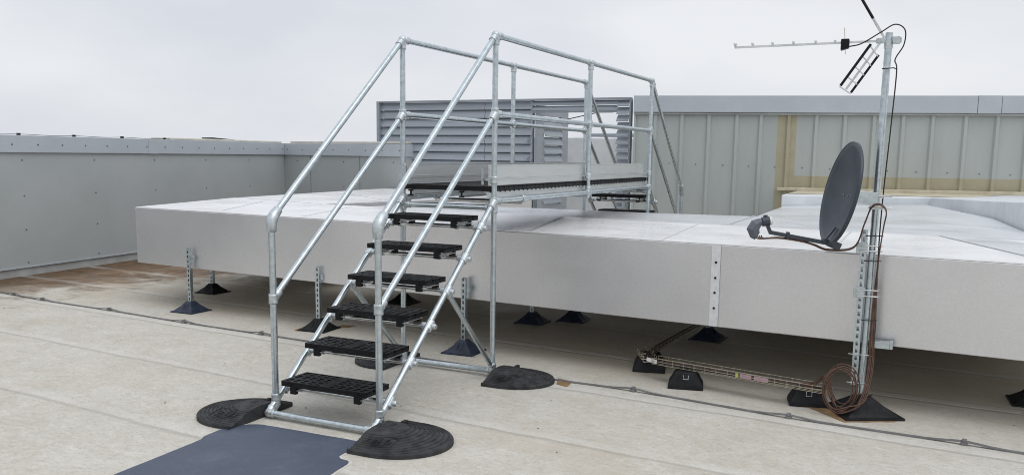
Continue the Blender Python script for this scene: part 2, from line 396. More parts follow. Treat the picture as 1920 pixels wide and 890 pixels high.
t2, L2 = wall_thing('parapet_wall', (CN[0] - .01, CN[1] - .002), (9.19, 5.53), 'short grey parapet return wall behind the left end of the duct', 'wall')
b = MB(); b.box(.0, L2, 0, .28, .12, 1.655); b.build('panel', 'panel', t2)
b = MB(); b.box(.02, L2, .012, .26, 0, .118); b.build('skirting', 'skirt', t2)
b = MB(); b.box(.038, L2 + .02, -.035, .32, 1.636, 1.862); b.build('coping', 'coping', t2, .006)
b = MB(); b.box(.1, L2, .06, .3, 1.867, 1.905); b.build('membrane_strip', 'cream', t2, .008)
for k in range(8): screw(t2, .12 + .4 * k, 1.745, -.036)
for i in range(3):
    for z in (1.53, 1.07): screw(t2, .35 + 1.2 * i, z)
b = MB()
for xs_ in (.7, 1.95): b.box(xs_ - .004, xs_ + .004, -.003, .001, .13, 1.63)
b.build('joint', 'screw', t2)
# far rooflight sliver beyond the parapet
b = MB(); b.prism([(10.75, 11.55), (11.2, 11.3), (11.3, 11.8), (10.9, 12.0)], [1.9, 1.9, 1.9, 1.9], [1.995, 1.955, 1.955, 1.995]); o = b.build('rooflight', 'mountain'); tag(o, 'small dark sloping rooflight edge showing beyond the left parapet', 'rooflight')

# ---------------------------------------------------------------- profiled cladding wall, right
W0, W1 = V((9.184, 1.329, 0)), V((10.518, -4.12, 0)); dW = (W1 - W0)
t = thing('cladding_wall', W0, 'tall grey green ribbed metal wall with cream sealed patch on the right', 'wall', rz=math.atan2(dW.y, dW.x))
# camera side is local -y ; local x along the wall
prof = [(.03, 0)]
x = .36
ribs = [.36, .77, 1.18, 1.60, 1.96, 2.369, 2.77, 3.18, 3.593, 4.0, 4.41, 4.86, 5.29, 5.70, 6.1, 6.5, 6.9, 7.3, 7.7, 8.1]
for r_ in ribs: prof += [(r_ - .045, 0), (r_ - .022, -.035), (r_ + .022, -.035), (r_ + .045, 0)]
prof += [(8.6, 0)]
b = MB(); n = len(prof)
vs = [(p[0], p[1], 0) for p in prof] + [(p[0], p[1], 2.40) for p in prof]
b.add(vs, [(i, i + 1, n + i + 1, n + i) for i in range(n - 1)])
b.box(.03, 8.6, .002, .35, 0, 2.40)
b.build('cladding', 'clad', t)
b = MB(); b.box(.02, 4.98, -.09, .42, 2.384, 2.64); b.box(4.984, 5.30, -.093, .423, 2.381, 2.643); b.box(5.304, 8.6, -.09, .42, 2.384, 2.64)
b.build('coping', 'coping', t, .008)
b = MB(); b.box(.02, 8.6, -.06, -.037, 2.352, 2.378); b.build('drip_trim', 'skirt', t)
b = MB(); b.box(2.24, 8.6, -.075, -.037, 1.21, 1.262); b.build('base_flashing', 'creamseal', t, .008)
for i in range(len(ribs) - 6):
    xx = (ribs[i] + ribs[i + 1]) / 2
    screw(t, xx + .03, 1.60 - .008 * i, -.003, .009)
b = MB(); b.box(.028, .06, -.03, -.003, 0, 2.35); b.build('corner_trim', 'clad', t)

# ---------------------------------------------------------------- louvre screen
L0, L1 = V((9.431, 6.231, 0)), V((9.377, 1.389, 0)); dL = L1 - L0; LL = dL.length
t = thing('louvre_screen', L0, 'grey louvred plant screen with an open doorway behind the platform', 'louvre screen', rz=math.atan2(dL.y, dL.x))
def slats(b, x0, x1, z0, z1, pitch=.144, dep=.045, y=0):
    z = z1
    while z - pitch > z0 - .01:
        # blade profile in (y,z), outer lip low, sloping back to the top
        P = [(y - dep + .012, z - pitch + .002), (y - dep, z - pitch + .006), (y - dep, z - pitch + .016), (y - dep * .72, z - pitch + .05), (y - dep * .45, z - pitch * .38), (y - .004, z - .012), (y + .004, z - .004), (y + .004, z - .02), (y - dep * .4, z - pitch * .42), (y - dep * .66, z - pitch + .045)]
        vs = [(xx, p[0], p[1]) for xx in (x0, x1) for p in P]; k = len(P)
        b.add(vs, [tuple(range(k)), tuple(reversed(range(k, 2 * k)))] + [(i, (i + 1) % k, k + (i + 1) % k, k + i) for i in range(k)])
        z -= pitch
b = MB(); slats(b, .058, 2.196, .62, 2.60); b.build('slat_panel', 'louvre', t)
b = MB(); slats(b, 2.204, 3.10, .62, 2.60); b.build('slat_panel', 'louvre', t)
b = MB(); slats(b, 3.103, 4.60, 2.43, 2.60, .085); b.build('slat_panel', 'louvre', t)
b = MB(); slats(b, 4.60, 4.80, .62, 2.60, .118, .09); b.build('slat_panel', 'louvre', t)
b = MB(); b.box(0, .056, -.09, .05, 0, 2.625); b.box(.057, 4.82, -.085, .05, 2.602, 2.628); b.box(3.10, 4.6, -.02, .03, 2.40, 2.43)
b.box(4.802, 4.83, -.05, .05, 0, 2.60); b.box(3.06, 3.098, -.02, .05, 0, 2.60); b.build('frame', 'louvre', t)
b = MB(); b.box(.06, 3.09, .07, .09, .3, 2.6); b.build('backing', 'louvre', t)
b = MB(); b.box(.06, 3.09, -.02, .05, 0, .60); b.build('base_panel', 'louvre', t)
# door leaf, opened away from the viewer; hinge at local x=3.15
door = MB(); 
ld_ = thing('door_leaf_tmp', (0, 0, 0), 'x', 'x'); bpy.data.objects.remove(ld_)
ang = math.radians(88)
def leafpt(s, y, z): # s along leaf, y normal
    c, s_ = math.cos(ang), math.sin(ang)
    return (3.16 + s * c - y * s_ * -1, -.02 + s * s_ + y * -c, z)
dl = bpy.data.objects.new('door', None); COL.objects.link(dl); dl.parent = t; dl.location = (3.17, .0, 0); dl.rotation_euler = (0, 0, ang)
dl['label'] = 'open louvred door leaf'
b = MB(); b.box(0, .22, -.03, .03, .75, 2.53); b.box(.95, 1.22, -.03, .03, .75, 2.53); b.box(.22, .95, -.03, .03, 2.36, 2.53); b.box(.22, .95, -.03, .03, .75, .85)
b.build('door_frame', 'louvre', dl)
b = MB(); slats(b, .22, .95, .85, 2.30, .144, .06, 0); b.build('door_slats', 'louvre', dl)
b = MB(); b.tube([(3.22, 1.1, 2.33), (3.9, .5, 2.39), (4.3, .1, 2.42)], .008, 6); b.box(4.22, 4.5, .02, .05, 2.395, 2.415); b.build('door_stay', 'hole', t)
for z in (.9, 1.3, 1.62, 1.92, 2.2):
    b = MB(); b.box(3.02, 3.06, -.14, -.03, z, z + .05); b.build('hinge', 'louvre', t)

# ductwork beyond the doorway
b = MB(); b.prism([(11.45, 4.2), (11.55, 3.35), (11.72, 2.95), (11.9, 2.55), (12.15, 1.6), (13.4, 1.6), (13.4, 4.2)], 0, 2.06); o = b.build('plant_duct', 'kerbtop', None, .03)
tag(o, 'large pale metal duct seen through the louvre doorway', 'duct')
b = MB(); b.prism([(13.6, 3.7), (13.6, 2.2), (15, 2.2), (15, 3.7)], 0, 2.18); o = b.build('plant_housing', 'louvre', None, .03)
tag(o, 'low grey plant housing behind the duct beyond the doorway', 'plant housing')

# ---------------------------------------------------------------- ducts
fx = lambda y: 2.27 + .09 * y
t = thing('ventilation_duct', (fx(0), 0, .45), 'long silver foil clad duct crossing the roof beneath the stepover', 'duct')
OX = fx(0)
def loc(pl): return [(p[0] - OX, p[1]) for p in pl]
zb, zt = .455 - .45, 1.068 - .45
main = [(fx(-4.5), -4.5), (fx(4.98), 4.98), (4.79, 5.56), (9.1, 5.92), (9.1, 3.0), (7.48, 2.98), (4.46, 3.72), (4.1 - .405, -4.5)]
b = MB(); b.prism(loc(main), zb, zt - .004); b.build('side_cladding', 'foil', t, .006)
ins = [(fx(-4.49) + .004, -4.49), (fx(4.97) + .004, 4.97), (4.79, 5.545), (9.09, 5.9), (9.09, 3.01), (7.48, 2.99), (4.45, 3.725), (4.1 - .406, -4.49)]
b = MB(); b.prism(loc(ins), zt - .003, zt + .002); b.build('top_cladding', 'foiltop', t)
def strip(p, q, w=.05, z=zt + .002, th=.003):
    b = MB(); b.bar((p[0] - OX, p[1], z + th / 2), (q[0] - OX, q[1], z + th / 2), w, th); return b
for p, q, w_ in (((2.79, 3.79), (4.44, 4.66), .02), ((2.59, 2.58), (4.15, 3.1), .012), ((4.44, 3.74), (4.9, 5.55), .012), ((5.72, 3.86 - .25), (7.2, 5.68), .012),
              ((2.31, .02), (4.05, .42), .05), ((2.19, -1.14), (3.98, -1.0), .014), ((2.09, -2.37), (3.87, -2.36), .014)):
    strip(p, q, w_).build('seam_tape', 'seam', t)
# vertical white tape with four plugs on the front face
y0 = -1.57
b = MB(); ny = V((-1, .09, 0)).normalized(); al = V((.09, 1, 0)).normalized()
c0 = V((fx(y0) - OX, y0, (zb + zt) / 2)) + ny * .0065
b.obox(c0, al * .033, ny * .0015, V((0, 0, (zt - zb) / 2 - .004))); b.build('joint_tape', 'tape', t)
for z in (.12, .235, .345, .46):
    b = MB(); q = V((fx(y0) - OX, y0 - .002 * z, z + .025)) + ny * .008
    b.tube([q, q + ny * .004], .009, 10); b.build('plug', 'hole', t)
t = thing('ventilation_duct', (5.0, 0, .45), 'second foil clad duct with wrinkled cover lying directly behind the long duct', 'duct')
OX = 5.0
back = [(4.12 - .405 + .02, -4.5), (4.12 + .28, 3.05), (4.5, 3.12), (7.0, 2.66), (5.94, 2.56), (5.46, 1.82), (5.49, -.21), (5.62, -1.25), (8.03, -1.2), (8.56, -3.0), (7.0, -3.64), (4.7, -3.8), (4.7, -4.5)]
b = MB(); b.prism(loc(back), zb, zt - .008); b.build('cover', 'foilrough', t, .006)
# low crowned sheet on the wide right-hand part
b = MB()
vv = [(3.86 - OX, -2.3, zt - .006), (3.83 - OX, -3.05, zt + .004), (2.4 - OX, -3.56, zt + .004), (5.62 - OX, -1.26, zt - .006), (8.0 - OX, -1.25, zt - .004), (8.3 - OX, -2.95, zt + .06), (6.9 - OX, -3.60, zt + .0), (4.65 - OX, -3.78, zt - .004), (4.0 - OX, -4.48, zt - .004), (2.2 - OX, -4.48, zt + .004), (5.0 - OX, -2.9, zt + .035)]
b.add(vv, [(0, 1, 10), (0, 10, 3), (3, 10, 5), (3, 5, 4), (1, 7, 10), (10, 7, 6), (10, 6, 5), (1, 2, 9), (1, 9, 8), (1, 8, 7)])
o = b.build('crowned_sheet', 'foilrough', t)
sm_ = o.modifiers.new('s', 'SOLIDIFY'); sm_.thickness = .004
for p, q, w_ in (((3.85, -3.06), (2.38, -3.58), .014), ((8.3, -2.96), (5.0, -2.92), .01), ((4.25, -1.24), (5.6, -1.24), .012), ((8.0, -1.22), (8.5, -2.96), .015)):
    strip(p, q, w_, zt + (.006 if q[0] < 3 or q[0] == 8.5 else .0)).build('seam_tape', 'seam', t)
# sealed kerb box against the ribbed wall
t = thing('sealed_kerb', (9, -2, 0), 'white sealed duct kerb box along the foot of the ribbed wall', 'kerb box')
kp = [(8.03, -1.17), (8.6, -3.0), (7.0, -3.66), (4.72, -3.82), (4.72, -4.6), (10.55, -4.6), (10.47, -4.12), (9.74, -1.14)]
kz = [1.21, 1.21, 1.25, 1.34, 1.34, 1.21, 1.21, 1.21]
b = MB(); b.prism([(p[0] - 9, p[1] + 2) for p in kp], 0, kz); b.build('upstand', 'kerbtop', t, .01)
b = MB(); b.add([(p[0] - 9, p[1] + 2, 1.214) for p in [(8.45, -1.19), (9.74, -1.16), (10.4, -4.0), (8.95, -3.4), (8.8, -2.2)]], [(0, 1, 2, 3, 4)]); o = b.build('cream_sealant', 'creamseal', t)

# ---------------------------------------------------------------- duct supports
def foot_mesh(b, w=.15, h=.11, top=.035, fl=.012):
    b.prism([(-w, -w), (w, -w), (w, w), (-w, w)], 0, fl)
    L_ = [(w * .88, fl), (w * .45, h * .62), (top, h)]
    for i in range(len(L_) - 1):
        (a, z0), (c, z1) = L_[i], L_[i + 1]
        vs = [(x * a, y * a, z0) for x, y in ((-1, -1), (1, -1), (1, 1), (-1, 1))] + [(x * c, y * c, z1) for x, y in ((-1, -1), (1, -1), (1, 1), (-1, 1))]
        b.add(vs, [(j, (j + 1) % 4, 4 + (j + 1) % 4, 4 + j) for j in range(4)] + ([(4, 5, 6, 7)] if i == len(L_) - 2 else []))
    # ribs
    for a in range(4):
        d = V((math.cos(a * PI / 2), math.sin(a * PI / 2), 0))
        for off_ in (-.018, .018):
            s_ = V((-d.y, d.x, 0)) * off_
            b.bar(d * (w * .8) + s_ + V((0, 0, fl + .004)), d * top + s_ + V((0, 0, h - .008)), .005, .012)
def strut_mesh(b, z0, z1, w=.041, ox=0):
    h_ = w / 2
    # slotted face on -x : two rails and rungs
    t_ = .004
    b.box(ox - h_, ox - h_ + t_, -h_, -.0075, z0, z1); b.box(ox - h_, ox - h_ + t_, .0075, h_, z0, z1)
    z = z0
    while z < z1:
        b.box(ox - h_ + .0002, ox - h_ + t_ - .0002, -.0076, .0076, z, min(z + .022, z1)); z += .05
    b.box(ox - h_ + t_, ox + h_, -h_, -h_ + t_, z0, z1); b.box(ox - h_ + t_, ox + h_, h_ - t_, h_, z0, z1)
    b.box(ox + h_ - t_, ox + h_, -h_ + t_, h_ - t_, z0, z1)
def support(x, y, ztop, label, color='bluefoot', rz=0, group='strut supports under the ducts', board=None, w=.15, h=.11):
    t = thing('duct_support', (x, y, 0), label, 'support foot', group, rz)
    b = MB(); foot_mesh(b, w, h); b.build('foot', color, t, .003)
    if ztop:
        b = MB(); strut_mesh(b, h - .01, ztop); b.build('strut', 'galv', t)
    return t
G0 = math.atan(-.09)
t_ = support(2.585, 4.07, .675, 'slotted strut and navy foot leftmost in front of the duct', rz=.02)
def fixbr(t, z):
    b = MB(); b.box(.02, .05, -.035, .0, z - .05, z - .035); b.box(-.005, .03, -.05, -.0215, z - .07, z - .02); b.tube([(.01, -.06, z - .045), (.01, -.02, z - .045)], .006, 6); b.build('fixing_bracket', 'galv', t)
fixbr(t_, .62)
t_ = support(2.455, 2.29, .61, 'slotted strut on a black foot in front of the duct, left of the stairs', 'blackfoot', .08); fixbr(t_, .56)
t_ = support(2.265, .60, .648, 'slotted strut on a navy foot beside the diagonal brace of the stairs', rz=.05); fixbr(t_, .60)
for x, y, l, c in ((3.66, 4.80, 'short slotted strut and black foot under the far left end of the duct', 'blackfoot'),
                (4.148, 2.40, 'black foot under the duct seen between the stair treads', 'blackfoot'),
                (3.80, .63, 'navy foot under the duct, left of a pair right of the stairs', 'bluefoot'),
                (4.12, .30, 'navy foot under the duct, right of a pair right of the stairs', 'bluefoot'),
                (3.86, -1.16, 'navy foot under the duct beside the corner of the cable tray', 'bluefoot'),
                (2.75, -3.72, 'black foot cut by the right edge of the picture', 'blackfoot')):
    support(x, y, .453 if y > -3 else .453, l, c, random.uniform(-.1, .1))
# brown protection boards
def board(poly, label, z=.004):
    b = MB(); b.prism(rnd(poly, 2, .006), .0006, z); tag(b.build('protection_board', 'cardboard'), label, 'board', 'brown protection boards under feet')
board([(2.28, 2.42), (2.58, 2.48), (2.5, 2.50), (2.29, 2.46)], 'scrap of brown board poking out from the black foot left of the stairs')
board([(2.60, 2.24), (2.66, 2.09), (2.78, 2.09), (2.74, 2.22)], 'small brown board lying behind the black foot left of the stairs')
board([(1.63, -2.55), (1.80, -2.86), (2.1, -2.75), (1.99, -2.33), (1.9, -2.28)], 'brown board under the foot of the antenna mast')
board([(1.60, -.62), (1.64, -.52), (1.80, -.47), (1.76, -.60)], 'thin torn brown edge beside the rear right rubber pad')

# ---------------------------------------------------------------- step-over (access platform)
W, Lx, H, h1, h2, a, e, m_, b1, b2 = .8, 1.6108, 1.3503, .6427, 1.2067, .0626, 1.2761, .7642, 2.0209, 4.0601
TOT = 2 * Lx + b2
ST = thing('step_over', (0, 0, 0), 'galvanised tube step over with black treads bridging the silver duct', 'access steps')
rT = .0213
X = lambda x, far: TOT - x if far else x
def part(b, name, m, parent=None, bevel=0): return b.build(name, m, parent or ST, bevel)
def sleeve(b, p, d, L_=.07, r=.030):
    p = V(p); d = V(d).normalized()
    b.tube([p - d * L_ / 2, p - d * (L_ / 2 - .003), p - d * (L_ / 2 - .012), p + d * (L_ / 2 - .012), p + d * (L_ / 2 - .003), p + d * L_ / 2], [r * .88, r * 1.05, r, r, r * 1.05, r * .88], 18)
def grub(b, p, d, r=.007):
    p = V(p); d = V(d).normalized(); b.tube([p, p + d * .005], r, 8)
def fitting(specs, balls=(), grubs=()):
    b = MB()
    for s_ in specs: sleeve(b, *s_)
    for p, r in balls: b.ball(p, r, 16, 10)
    for g in grubs: grub(b, *g)
    return part(b, 'tube_fitting', 'cast')
sl = V((Lx, 0, H - .0236)).normalized()
def stz(x): return .0236 + x / Lx * (H - .0236)
nodes = [(.17026 + .24339 * k, .16383 + .20046 * k) for k in range(6)]
for far in (False, True):
    sgn = -1 if far else 1
    sd_ = V((sl.x * sgn, 0, sl.z))
    for y in (0, W):
        o_ = -1 if y == 0 else 1         # outward
        # stringer
        b = MB(); b.tube([(X(-.01, far), y, .035), (X(Lx, far), y, H)], rT); part(b, 'stringer', 'galv')
        # start post + bent casting + handrail
        p_el = V((X(a, far), y, e)); p_top = V((X(Lx, far), y, H + h2))
        hd = (p_top - p_el).normalized()
        b = MB(); b.tube([(X(a, far), y, stz(a) + .02), (X(a, far), y, e - .05)], rT); part(b, 'rail_post', 'galv')
        b = MB(); b.tube([p_el + hd * .05, p_top], rT); part(b, 'handrail', 'galv')
        b = MB()
        pth = [p_el - V((0, 0, .085)), p_el - V((0, 0, .078)), p_el - V((0, 0, .04))]
        for k in range(1, 6):
            t1 = k / 6; pth.append((p_el - V((0, 0, .04))) * (1 - t1) ** 2 + p_el * 2 * t1 * (1 - t1) + (p_el + hd * .045) * t1 ** 2)
        pth += [p_el + hd * .045, p_el + hd * .083, p_el + hd * .09]
        b.tube(pth, [.027, .031, .034, .035, .036, .036, .036, .035, .034, .030, .027], 18)
        grub(b, p_el + hd * .05 + V((0, o_ * .031, 0)), (0, o_, 0)); grub(b, p_el + V((0, o_ * .03, -.06)), (0, o_, 0))
        part(b, 'bend_fitting', 'cast')
        # mid rail
        p_m = V((X(a, far), y, m_)); p_mt = V((X(Lx, far), y, H + h1)); md = (p_mt - p_m).normalized()
        b = MB(); b.tube([p_m, p_mt], rT * .97); part(b, 'mid_rail', 'galv')
        fitting([(p_m, (0, 0, 1), .065, .029), (p_m + md * .045, md, .05, .028)], [(p_m + md * .01, .029)], [(p_m + V((0, o_ * .027, .01)), (0, o_, 0))])
        # bottom of start post: swivel on stringer
        fitting([((X(a + .002, far), y, stz(a) + .045), (0, 0, 1), .05, .029), ((X(a - .012, far), y, stz(a) - .012), sd_, .06, .027)], [((X(a, far), y, stz(a) + .012), .028)], [((X(a, far), y + o_ * .026, stz(a) + .01), (0, o_, 0), .009)])
        # base corner
        fitting([((X(.005, far), y, .045), sd_, .06, .027), ((X(-.012, far), y - o_ * .03, .035), (0, 1, 0), .05, .027)], [((X(-.01, far), y, .035), .027)])
        # main post
        b = MB(); b.tube([(X(Lx, far), y, .03), (X(Lx, far), y, H + h2)], rT); part(b, 'post', 'galv')
        # nodes on main post
        bd = V((sgn, 0, 0))
        top = V((X(Lx, far), y, H + h2)); mid = V((X(Lx, far), y, H + h1)); low = V((X(Lx, far), y, H))
        fitting([(top - V((0, 0, .045)), (0, 0, 1), .055, .028), (top - hd * .045, hd, .05, .028), (top + bd * .05, bd, .06, .028)], [(top, .032)], [(top + V((sgn * .05, o_ * .027, 0)), (0, o_, 0)), (top + V((0, o_ * .027, -.045)), (0, o_, 0)), (top - hd * .04 + V((0, o_ * .027, 0)), (0, o_, 0))])
        fitting([(mid, (0, 0, 1), .085, .029), (mid - md * .05, md, .055, .029), (mid + bd * .055, bd, .07, .028)], [(mid - md * .015, .034)], [(mid + V((sgn * .05, o_ * .027, 0)), (0, o_, 0)), (mid + V((sgn * .075, o_ * .027, 0)), (0, o_, 0)), (mid + V((0, o_ * .028, -.03)), (0, o_, 0))])
        fitting([(low - V((0, 0, .03)), (0, 0, 1), .12, .029), (low - sd_ * .05, sd_, .055, .029), (low + bd * .055, bd, .075, .028)], [(low - sd_ * .015, .034)], [(low + V((sgn * .05, o_ * .027, 0)), (0, o_, 0)), (low + V((sgn * .08, o_ * .027, 0)), (0, o_, 0))])
        fitting([((X(Lx, far), y, .075), (0, 0, 1), .07, .029), ((X(Lx + .03, far), y - o_ * .02, .04), (0, 1, 0), .06, .027)], [((X(Lx + .02, far), y, .04), .028)])
        # diagonal brace
        nb = V((X(nodes[3][0] + .02, far), y, nodes[3][1] - .03)); bb_ = V((X(Lx - .01, far), y, .085))
        b = MB(); b.tube([nb, bb_], .0175, 14); part(b, 'brace', 'galv')
        fitting([(nb, (bb_ - nb), .05, .022)], [(nb, .024)]); fitting([(bb_ + V((0, 0, .005)), (bb_ - nb), .05, .024)])
    # base cross tubes
    b = MB(); b.tube([(X(-.012, far), 0, .035), (X(-.012, far), W, .035)], rT); part(b, 'base_tube', 'galv')
    b = MB(); b.tube([(X(Lx + .03, far), 0, .04), (X(Lx + .03, far), W, .04)], rT); part(b, 'base_tube', 'galv')
    b = MB(); b.tube([(X(Lx, far), 0, 1.30), (X(Lx, far), W, 1.30)], rT); part(b, 'cross_tube', 'galv')
    fitting([((X(Lx, far), .045, 1.30), (0, 1, 0), .05, .027)]); fitting([((X(Lx, far), W - .045, 1.30), (0, 1, 0), .05, .027)])
    # treads
    for k, (nx, nz) in enumerate(nodes):
        b = MB(); b.tube([(X(nx, far), -.03, nz), (X(nx, far), W + .02, nz)], .0150, 14); part(b, 'tread_tube', 'chrome')
        for y, o_ in ((0, -1), (W, 1)):
            fitting([((X(nx, far), y, nz), sd_, .075, .029), ((X(nx, far), y - o_ * .035, nz), (0, 1, 0), .04, .022)], (), [((X(nx, far) - sgn * .02, y + o_ * .028, nz - .018), (0, o_, 0), .006)])
        b = MB(); q9 = X(nx, far) + sgn * .004; b.tube([(q9, -.02, nz - .004), (q9, -.046, nz - .004), (q9, -.052, nz - .004)], [.019, .019, .015], 16); part(b, 'tube_end', 'cast')
        zt_ = nz + .078; th = .034
        b = MB(); xa = nx - .128; yl, yr = .085, .735
        pw = .0835
        for j in range(3):
            x0 = xa + j * (pw + .003); x1 = x0 + pw
            def bx_(x0_, x1_, y0_, y1_, z0_, z1_):
                q0, q1 = X(x0_, far), X(x1_, far); b.box(min(q0, q1), max(q0, q1), y0_, y1_, z0_, z1_)
            bx_(x0, x1, yl, yr, zt_ - th, zt_ - .012)                     # pocket floor
            for xr in (x0, (x0 + x1) / 2 - .007, x1 - .013): bx_(xr, xr + .013, yl, yr, zt_ - .0125, zt_)
            ny_ = 11
            for i in range(ny_ + 1):
                yy = yl + (yr - yl - .022) * i / ny_; bx_(x0 + .0005, x1 - .0005, yy, yy + .022, zt_ - .0122, zt_ - .0006)
            bx_(x0 + .001, x1 - .001, (yl + yr) / 2 - .04, (yl + yr) / 2 + .04, zt_ - .0121, zt_ - .0003)
        tr = part(b, 'tread', 'blackplastic', None, 0)
        for yy in (yl + .06, yr - .1):
            b = MB(); q0, q1 = X(xa + .01, far), X(xa + .25, far)
            b.box(min(q0, q1), max(q0, q1), yy, yy + .028, zt_ - th - .026, zt_ - th - .001)
            b.box(min(q0, q1), max(q0, q1), yy - .02, yy + .002, zt_ - th - .024, zt_ - th - .019)
            b.build('support_rail', 'alu', tr)
            for xq in (xa + .002, xa + .22):
                b = MB(); q0, q1 = X(xq, far), X(xq + .028, far)
                b.box(min(q0, q1), max(q0, q1), yy - .012, yy + .034, zt_ - th - .047, zt_ - th + .0005)
                b.build('end_block', 'blackplastic', tr, .003)
            b = MB(); sleeve(b, (X(nx, far), yy + .05, nz), (0, 1, 0), .028, .0205); b.build('tube_clip', 'galv', tr)
        for y9 in (yl + .03, yr - .075):
            b = MB(); q = X(xa - .0015, far)
            for k9 in range(3): b.obox((q, y9 + .015 * k9, zt_ - .017), (.0018, 0, 0), (0, .003, .003), (0, -.009, .012))
            q0, q1 = X(xa - .001, far), X(xa + .001, far); b.box(min(q0, q1), max(q0, q1), y9 - .01, y9 + .04, zt_ - .03, zt_ - .027)
            b.build('edge_rib', 'blackplastic', tr)
# bridge rails
for y, o_ in ((0, -1), (W, 1)):
    for z, nm in ((H + h2, 'handrail'), (H + h1, 'mid_rail'), (H, 'bridge_rail')):
        b = MB(); b.tube([(Lx, y, z), (Lx + b2, y, z)], rT); part(b, nm, 'galv')
    b = MB(); b.tube([(Lx + b1, y, H), (Lx + b1, y, H + h2)], rT); part(b, 'post', 'galv')
    c = V((Lx + b1, y, 0))
    fitting([(c + V((0, 0, H + h2)), (1, 0, 0), .085, .028), (c + V((0, 0, H + h2 - .04)), (0, 0, 1), .05, .028)], (), [(c + V((.03, o_ * .027, H + h2)), (0, o_, 0))])
    fitting([(c + V((0, 0, H + h1)), (1, 0, 0), .085, .028), (c + V((0, 0, H + h1)), (0, 0, 1), .075, .028)], (), [(c + V((.03, o_ * .027, H + h1)), (0, o_, 0)), (c + V((-.03, o_ * .027, H + h1)), (0, o_, 0))])
    fitting([(c + V((0, 0, H)), (1, 0, 0), .085, .028), (c + V((0, 0, H + .03)), (0, 0, 1), .05, .028)], [(c + V((0, 0, H - .035)), .022)])
    fitting([((Lx + .52, y, H), (1, 0, 0), .055, .029)])
    for xx in (Lx, Lx + b1, Lx + b2): fitting([((xx, y, H + .155), (0, 0, 1), .055, .0285)])
for xx in (Lx + .52, Lx + b1, Lx + b2 - .5):
    b = MB(); b.tube([(xx, 0, H - .03), (xx, W, H - .03)], .016); part(b, 'cross_tube', 'chrome')
for y in (.722, .272, .055):
    b = MB(); x0, x1 = Lx - .005, Lx + b2 + .005; z0, z1 = H + .018, H + .068
    b.box(x0, x1, y - .02, y + .02, z1 - .009, z1 - .0005); b.box(x0, x1, y - .006, y + .006, z0 + .008, z1 - .009); b.box(x0, x1, y - .02, y + .02, z0, z0 + .008)
    dbm = part(b, 'deck_beam', 'alu')
    if y > .1:
        b = MB(); x0 = Lx - .012; x1 = Lx - .0055
        b.box(x0, x1, y - .022, y + .022, z1 - .013, z1 - .001); b.box(x0, x1, y - .007, y + .007, z0 + .012, z1 - .013); b.box(x0, x1, y - .022, y + .022, z0, z0 + .012)
        b.build('beam_cap', 'blackplastic', dbm)
b = MB(); zt_ = H + .107
npl = 48; pw = (b2 + .03) / npl
for j in range(npl):
    x0 = Lx - .02 + j * pw; x1 = x0 + pw - .004
    b.box(x0, x1, .028, .772, zt_ - .036, zt_ - .012)
    for xr in (x0, (x0 + x1) / 2 - .006, x1 - .012): b.box(xr, xr + .012, .028, .772, zt_ - .0125, zt_)
    for i in range(13):
        yy = .028 + (.744 - .02) * i / 12; b.box(x0 + .0005, x1 - .0005, yy, yy + .02, zt_ - .0122, zt_ - .0006)
    b.box(x0 + .02, x0 + .035, .03, .07, zt_ - .046, zt_ - .036)
part(b, 'deck', 'blackplastic')
for y9 in (.68, .24):
    b = MB()
    for k9 in range(4): b.obox((Lx - .022, y9 + .015 * k9, zt_ - .017), (.0018, 0, 0), (0, .003, .003), (0, -.009, .012))
    b.box(Lx - .0215, Lx - .0195, y9 - .01, y9 + .055, zt_ - .03, zt_ - .027)
    part(b, 'edge_rib', 'blackplastic')
for y, s_, xs in ((.052, -1, ((Lx + .012, Lx + b1 - .03), (Lx + b1 + .03, Lx + b2 - .03))), (.772, 1, ((Lx - .02, Lx + b1 - .03), (Lx + b1 + .03, Lx + b2 - .03)))):
    for x0, x1 in xs:
        b = MB(); b.box(x0, x1, y - .008, y + .006, H + .112, H + .262)
        b.box(x0, x1, y - .0125, y - .0082, H + .155, H + .163); b.box(x0, x1, y - .0125, y - .0082, H + .168, H + .173); b.box(x0, x1, y - .0125, y + .010, H + .2622, H + .268)
        part(b, 'toe_board', 'alu')
    for xx in (Lx, Lx + b1, Lx + b2):
        b = MB(); b.box(xx - .05, xx - .03, y - s_ * .03, y + s_ * .03 if 0 else y + .02, H + .12, H + .25); b.box(xx - .04, xx + .01, min(y, y + s_ * .04), max(y, y + s_ * .04), H + .15, H + .165); part(b, 'toe_board_bracket', 'galv')

